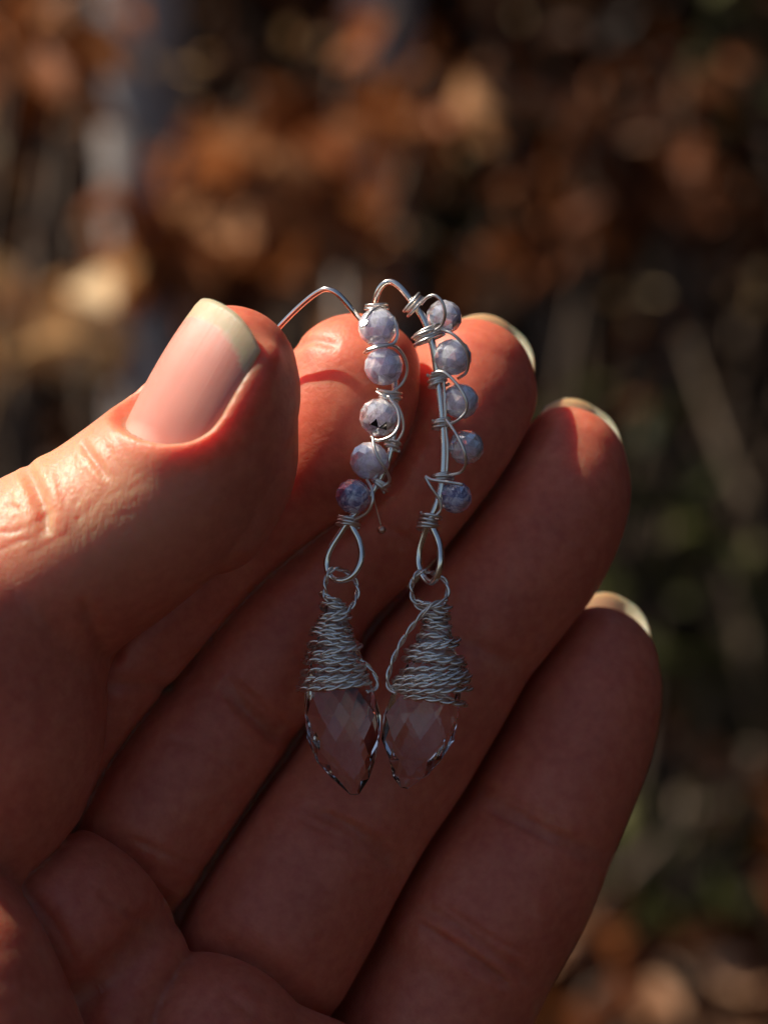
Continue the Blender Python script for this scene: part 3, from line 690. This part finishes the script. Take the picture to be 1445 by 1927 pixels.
def leaves_joined(name, spots, mat, parent=None, kind='stuff'):
    """spots: (Vector, size, Matrix3, tone) -> one mesh"""
    n = len(spots); allv, allf, tones = [], [], []; off = 0
    A = [np.array(v[0]) for v in LV]
    quads, tris = [], []
    for i, (p, s, m, tone) in enumerate(spots):
        a = A[i % 4] @ np.array(m).T * s + np.array(p); allv.append(a)
        for f in LV[i % 4][1]: allf.append(tuple(x + off for x in f))
        off += len(a); tones += [tone] * len(a)
    v = np.vstack(allv); o = mesh_np(name, v, allf, mat, smooth=True)
    at = o.data.attributes.new('tone', 'FLOAT', 'POINT'); at.data.foreach_set('value', np.array(tones, dtype=np.float32))
    if parent is not None: o.parent = parent; o.location = -parent.location
    if kind: o['kind'] = kind
    return o
def branch_obj(name, pts, r0, r1, parent, mat, sides=7):
    P = catmull([tuple(p) for p in pts], 6)
    g = tube_geo(P, 1.0, sides, taper=lambda t: r0 + (r1 - r0) * t)
    o = mesh_np(name, np.array(g[0]), g[1], mat, smooth=True)
    if parent is not None: o.parent = parent; o.location = -parent.location
    return o
def shrub(name, label, cat, base, clusters, mat, size, group=None, seed=1, twig=None, droop=0.5, singles=300, stem_r=0.008):
    """clusters: (centre Vector, radius, leaves)"""
    rr = random.Random(seed); root = empty(name, base); tag(root, label, cat, group)
    spots = []
    for c, rad, n in clusters:
        mid = (Vector(base) + c) * 0.5 + Vector((rr.uniform(-.1, .1), rr.uniform(-.05, .1), 0.12))
        end = c + Vector((rr.uniform(-rad, rad) * .5, 0, rad * .6))
        branch_obj('branch', [base, mid, c, end], stem_r, stem_r * .25, root, twig or TWIG)
        for _ in range(n):
            while True:
                q = Vector((rr.uniform(-1, 1), rr.uniform(-1, 1), rr.uniform(-1, 1)))
                if q.length < 1: break
            spots.append((c + q * rad, size * rr.uniform(.6, 1.25), rand_rot(rr, droop), rr.random()))
    spots.sort(key=lambda s: s[0].length)
    for i, (p, s, m, tone) in enumerate(spots[:singles]):
        o = bpy.data.objects.new('leaf', leaf_mesh(mat, i % 4)); link(o, root)
        o.matrix_local = Matrix.Translation(p - root.location) @ (m.to_4x4() @ Matrix.Diagonal((s, s, s, 1)))
    if len(spots) > singles: leaves_joined('leaf_mass', spots[singles:], mat, root)
    return root
# ---- ground
rr = random.Random(3)
gxs = np.concatenate([-np.geomspace(300, 8, 10), np.linspace(-7, 7, 57), np.geomspace(8, 300, 10)])
gys = np.concatenate([-np.geomspace(300, 3, 10), np.linspace(-2, 12, 57), np.geomspace(13, 500, 12)])
gv = []; 
for y in gys:
    for x in gxs:
        amp = 0.06 if abs(x) < 8 and y < 13 else 0.0
        gv.append((x, y, GZ0 + amp * (math.sin(x * 1.7 + y) + math.sin(y * 2.3 - x * .6)) * .5 + max(0, y - 4) * 0.035))
nxg = len(gxs); gf = [(j * nxg + i, j * nxg + i + 1, (j + 1) * nxg + i + 1, (j + 1) * nxg + i) for j in range(len(gys) - 1) for i in range(nxg - 1)]
ground = mesh_np('ground', gv, gf, FLOOR); tag(ground, 'dark woodland soil far behind the hand', kind='structure')
lit = []
for _ in range(9000):
    y = rr.uniform(1.2, 9); x = rr.uniform(-.5, .5) * y * .6 + rr.uniform(-.5, .5)
    z = GZ0 + 0.06 * (math.sin(x * 1.7 + y) + math.sin(y * 2.3 - x * .6)) * .5 + max(0, y - 4) * 0.035 + rr.uniform(.005, .05)
    lit.append((Vector((x, y, z)), rr.uniform(.04, .09), rand_rot(rr, 0.1), rr.random()))
tag(leaves_joined('leaf_litter', lit, LEAF_DARK), 'fallen brown leaves covering the ground behind the hand', 'leaf litter', kind='stuff')
C = lambda px, py, d, r, n: (wpt(px, py, d), r, n)
gb = lambda px, d: Vector((wpt(px, 900, d).x, wpt(px, 900, d).y, GZ0))
#@SHRUBS
shrub('tan_leaved_shrub', 'shrub with large pale tan leaves at the far left edge, above the thumb', 'shrub', gb(-250, 1.35),
      [C(60, 600, 1.35, .025, 10), C(150, 550, 1.4, .02, 4), C(0, 690, 1.35, .03, 6)], LEAF_TAN, .06, seed=5)
shrub('copper_leaved_shrub', 'copper leaved shrub whose sunlit sprays cross the left and middle above the fingertips', 'shrub', gb(500, 1.9),
      [C(250, 430, 1.8, .05, 22), C(200, 620, 1.9, .05, 12), C(400, 430, 1.8, .05, 22), C(330, 370, 1.85, .04, 14), C(440, 500, 1.8, .04, 12), C(500, 265, 1.9, .05, 22), C(640, 235, 1.9, .05, 22),
       C(790, 220, 1.95, .05, 18), C(730, 110, 2.0, .04, 10), C(560, 340, 1.9, .05, 18), C(650, 390, 2.0, .05, 16), C(560, 450, 2.0, .05, 14), C(330, 500, 1.9, .04, 12), C(890, 540, 1.9, .045, 12), C(650, 500, 2.1, .05, 8)], LEAF_COPPER, .055, seed=6)
shrub('corner_leaved_shrub', 'copper leaves hanging in the top left corner', 'shrub', gb(-150, 1.7),
      [C(40, 40, 1.7, .05, 18), C(120, 90, 1.7, .04, 12), C(170, 10, 1.75, .03, 6)], LEAF_COPPER, .055, seed=8)
shrub('russet_shrub', 'dark russet shrub filling the upper right of the picture', 'shrub', gb(1150, 2.5),
      [C(1100, 330, 2.4, .07, 30), C(1170, 200, 2.4, .08, 30), C(1040, 420, 2.5, .06, 20), C(1280, 180, 2.4, .06, 20), C(1300, 340, 2.4, .06, 20), C(930, 120, 2.5, .08, 25), C(1400, 450, 2.4, .06, 16), C(1230, 700, 2.5, .06, 14)], LEAF_RUSSET, .05, seed=9)
shrub('low_russet_shrub', 'low russet leaves beside the little finger at the bottom right', 'shrub', gb(1350, 1.9),
      [C(1130, 1740, 1.8, .05, 16), C(1290, 1880, 1.7, .05, 16), C(1420, 1700, 1.8, .05, 14), C(1400, 1460, 1.9, .04, 10), C(1120, 1900, 1.7, .04, 12)], LEAF_RUSSET, .05, seed=10)
shrub('olive_bush', 'olive green bush low on the right behind the little finger', 'bush', gb(1350, 2.9),
      [C(1280, 1600, 2.2, .10, 40), C(1260, 1080, 2.4, .10, 40), C(1120, 880, 2.4, .10, 40), C(1420, 100, 3.0, .10, 40), C(930, 440, 3.0, .10, 40), C(1400, 1300, 2.9, .1, 40)], LEAF_GREEN, .05, seed=12)
# dense dark hedge mass further back
def far_shrub(px, d, w, h, n, mat, seed, name, label):
    rr = random.Random(seed); b = gb(px, d); cl = []
    for k in range(10): cl.append((b + Vector((rr.uniform(-w, w) * .7, rr.uniform(-.3, .3), rr.uniform(.15, 1) * h)), w * .45, n // 10))
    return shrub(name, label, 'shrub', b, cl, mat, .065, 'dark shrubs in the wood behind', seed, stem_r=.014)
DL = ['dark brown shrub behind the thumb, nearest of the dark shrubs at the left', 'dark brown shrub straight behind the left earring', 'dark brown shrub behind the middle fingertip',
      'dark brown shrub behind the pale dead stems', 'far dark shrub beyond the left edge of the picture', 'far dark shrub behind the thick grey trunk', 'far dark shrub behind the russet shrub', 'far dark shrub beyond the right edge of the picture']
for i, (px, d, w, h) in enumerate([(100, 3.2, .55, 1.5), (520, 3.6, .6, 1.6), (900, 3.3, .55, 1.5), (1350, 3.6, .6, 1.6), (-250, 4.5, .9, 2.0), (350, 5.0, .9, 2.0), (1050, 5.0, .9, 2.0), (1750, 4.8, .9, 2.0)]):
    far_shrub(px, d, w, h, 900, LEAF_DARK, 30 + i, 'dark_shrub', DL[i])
# trees
def trunk_tree(px, d, r, lean, label, name='beech_tree', h=6, crown=True, seed=1, mat=None, cn=2600):
    rr = random.Random(seed); b = gb(px, d) - Vector((0, 0, .1)); root = empty(name, b); tag(root, label, 'tree')
    top = b + Vector((lean * h, rr.uniform(-.2, .3), h))
    branch_obj('trunk', [b, b.lerp(top, .3) + Vector((.03, 0, 0)), b.lerp(top, .6), top], r, r * .35, root, mat or BARK, 14)
    spots = []
    for k in range(9):
        t = rr.uniform(.5, .95); p = b.lerp(top, t); e = p + Vector((rr.uniform(-1.6, 1.6), rr.uniform(-1.2, 1.6), rr.uniform(.2, 1.2)))
        branch_obj('limb', [p, p.lerp(e, .5) + Vector((0, 0, .1)), e], r * .3, r * .06, root, mat or BARK)
        for _ in range(cn // 9):
            q = Vector((rr.gauss(0, .42), rr.gauss(0, .42), rr.gauss(0, .3))); spots.append((p.lerp(e, rr.uniform(.3, 1.1)) + q, rr.uniform(.05, .11), rand_rot(rr), rr.random()))
    leaves_joined('crown', spots, LEAF_COPPER, root)
    return root
trunk_tree(320, 2.75, .060, -.035, 'pale grey beech trunk at the upper left, the thickest of the wood behind', seed=3)
trunk_tree(640, 2.9, .048, .02, 'slimmer grey trunk at top centre above the ear wires', seed=4)
def dead_branch(pts, r, label):
    o = branch_obj('dead_branch', [wpt(*p) for p in pts], r * .25, r, None, PALE); tag(o, label, 'branch', 'pale dead stems right of the hand')
shrub('pale_leaved_sapling', 'sapling with scattered small pale leaves that blur to round discs, mostly at the upper right', 'sapling', gb(1300, 3.0),
      [C(1300, 250, 2.9, .05, 7), C(1310, 370, 2.9, .05, 6), C(1290, 690, 2.9, .05, 6), C(1205, 735, 2.9, .03, 4), C(1415, 520, 2.9, .03, 4), C(1030, 30, 2.9, .04, 5), C(1150, 300, 2.6, .15, 10), C(900, 200, 2.7, .15, 10), C(700, 380, 2.7, .12, 8), C(80, 300, 2.6, .1, 7), C(600, 80, 2.7, .06, 9), C(300, 200, 2.6, .11, 22), C(1200, 560, 2.6, .08, 6), C(1330, 850, 2.6, .08, 16), C(1420, 1200, 2.6, .06, 10), C(1430, 1480, 2.6, .05, 8)], LEAF_TAN, .028, seed=21, stem_r=.004)
dead_branch([(1290, 640, 2.2), (1330, 760, 2.15), (1385, 900, 2.1), (1440, 1020, 2.1), (1600, 1500, 2.3), (1700, 2600, 2.6)], .010, 'pale dead stem slanting down to the right edge beside the ring finger')
dead_branch([(1370, 1090, 2.2), (1400, 1190, 2.2), (1412, 1260, 2.2), (1470, 1600, 2.3), (1500, 2600, 2.5)], .013, 'short pale dead stem low at the right edge')
dead_branch([(470, 340, 2.3), (520, 440, 2.3), (560, 520, 2.3), (640, 900, 2.4), (700, 2600, 2.6)], .007, 'thin grey stem rising left of the bare ear wire')

# the wood goes on round the clearing: trees on every side but the sunny one
rr = random.Random(77)
crown_spots = []
for k in range(26):
    c0 = Vector((rr.gauss(0, .85), rr.gauss(0, .85), rr.uniform(-1.6, 1.5)))
    for _ in range(420):
        crown_spots.append((c0 + Vector((rr.gauss(0, .33), rr.gauss(0, .33), rr.gauss(0, .25))), rr.uniform(.09, .17), rand_rot(rr), rr.random()))
proto = None
WOOD = [(4.6, -2.8, 4.6), (3.6, 0.6, 5.0), (4.3, 3.2, 5.4), (2.0, 5.2, 5.6), (-1.0, 6.6, 6), (-3.6, 7.2, 6), (5.5, 6.6, 6)]
for i, (x, y, h) in enumerate(WOOD):
    root = empty('woodland_tree', (x, y, GZ0)); tag(root, 'brown leaved tree of the dark wood round the clearing, outside or barely inside the picture', 'tree', 'trees round the clearing')
    if proto is None:
        tk = branch_obj('trunk', [Vector((x, y, GZ0 - .1)), Vector((x + .1, y, GZ0 + 2)), Vector((x, y + .1, GZ0 + h))], .12, .04, root, BARK, 12)
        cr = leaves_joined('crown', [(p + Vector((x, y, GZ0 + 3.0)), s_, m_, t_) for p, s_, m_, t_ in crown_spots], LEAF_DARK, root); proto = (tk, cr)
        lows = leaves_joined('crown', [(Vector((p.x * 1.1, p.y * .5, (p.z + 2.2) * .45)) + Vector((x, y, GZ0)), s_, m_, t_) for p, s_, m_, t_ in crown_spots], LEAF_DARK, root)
        first = root
    else:
        for c in list(first.children):
            d = c.copy(); link(d, root)
        root.rotation_euler = (0, 0, rr.uniform(0, 6)); root.scale = (1, 1, h / 4.6)
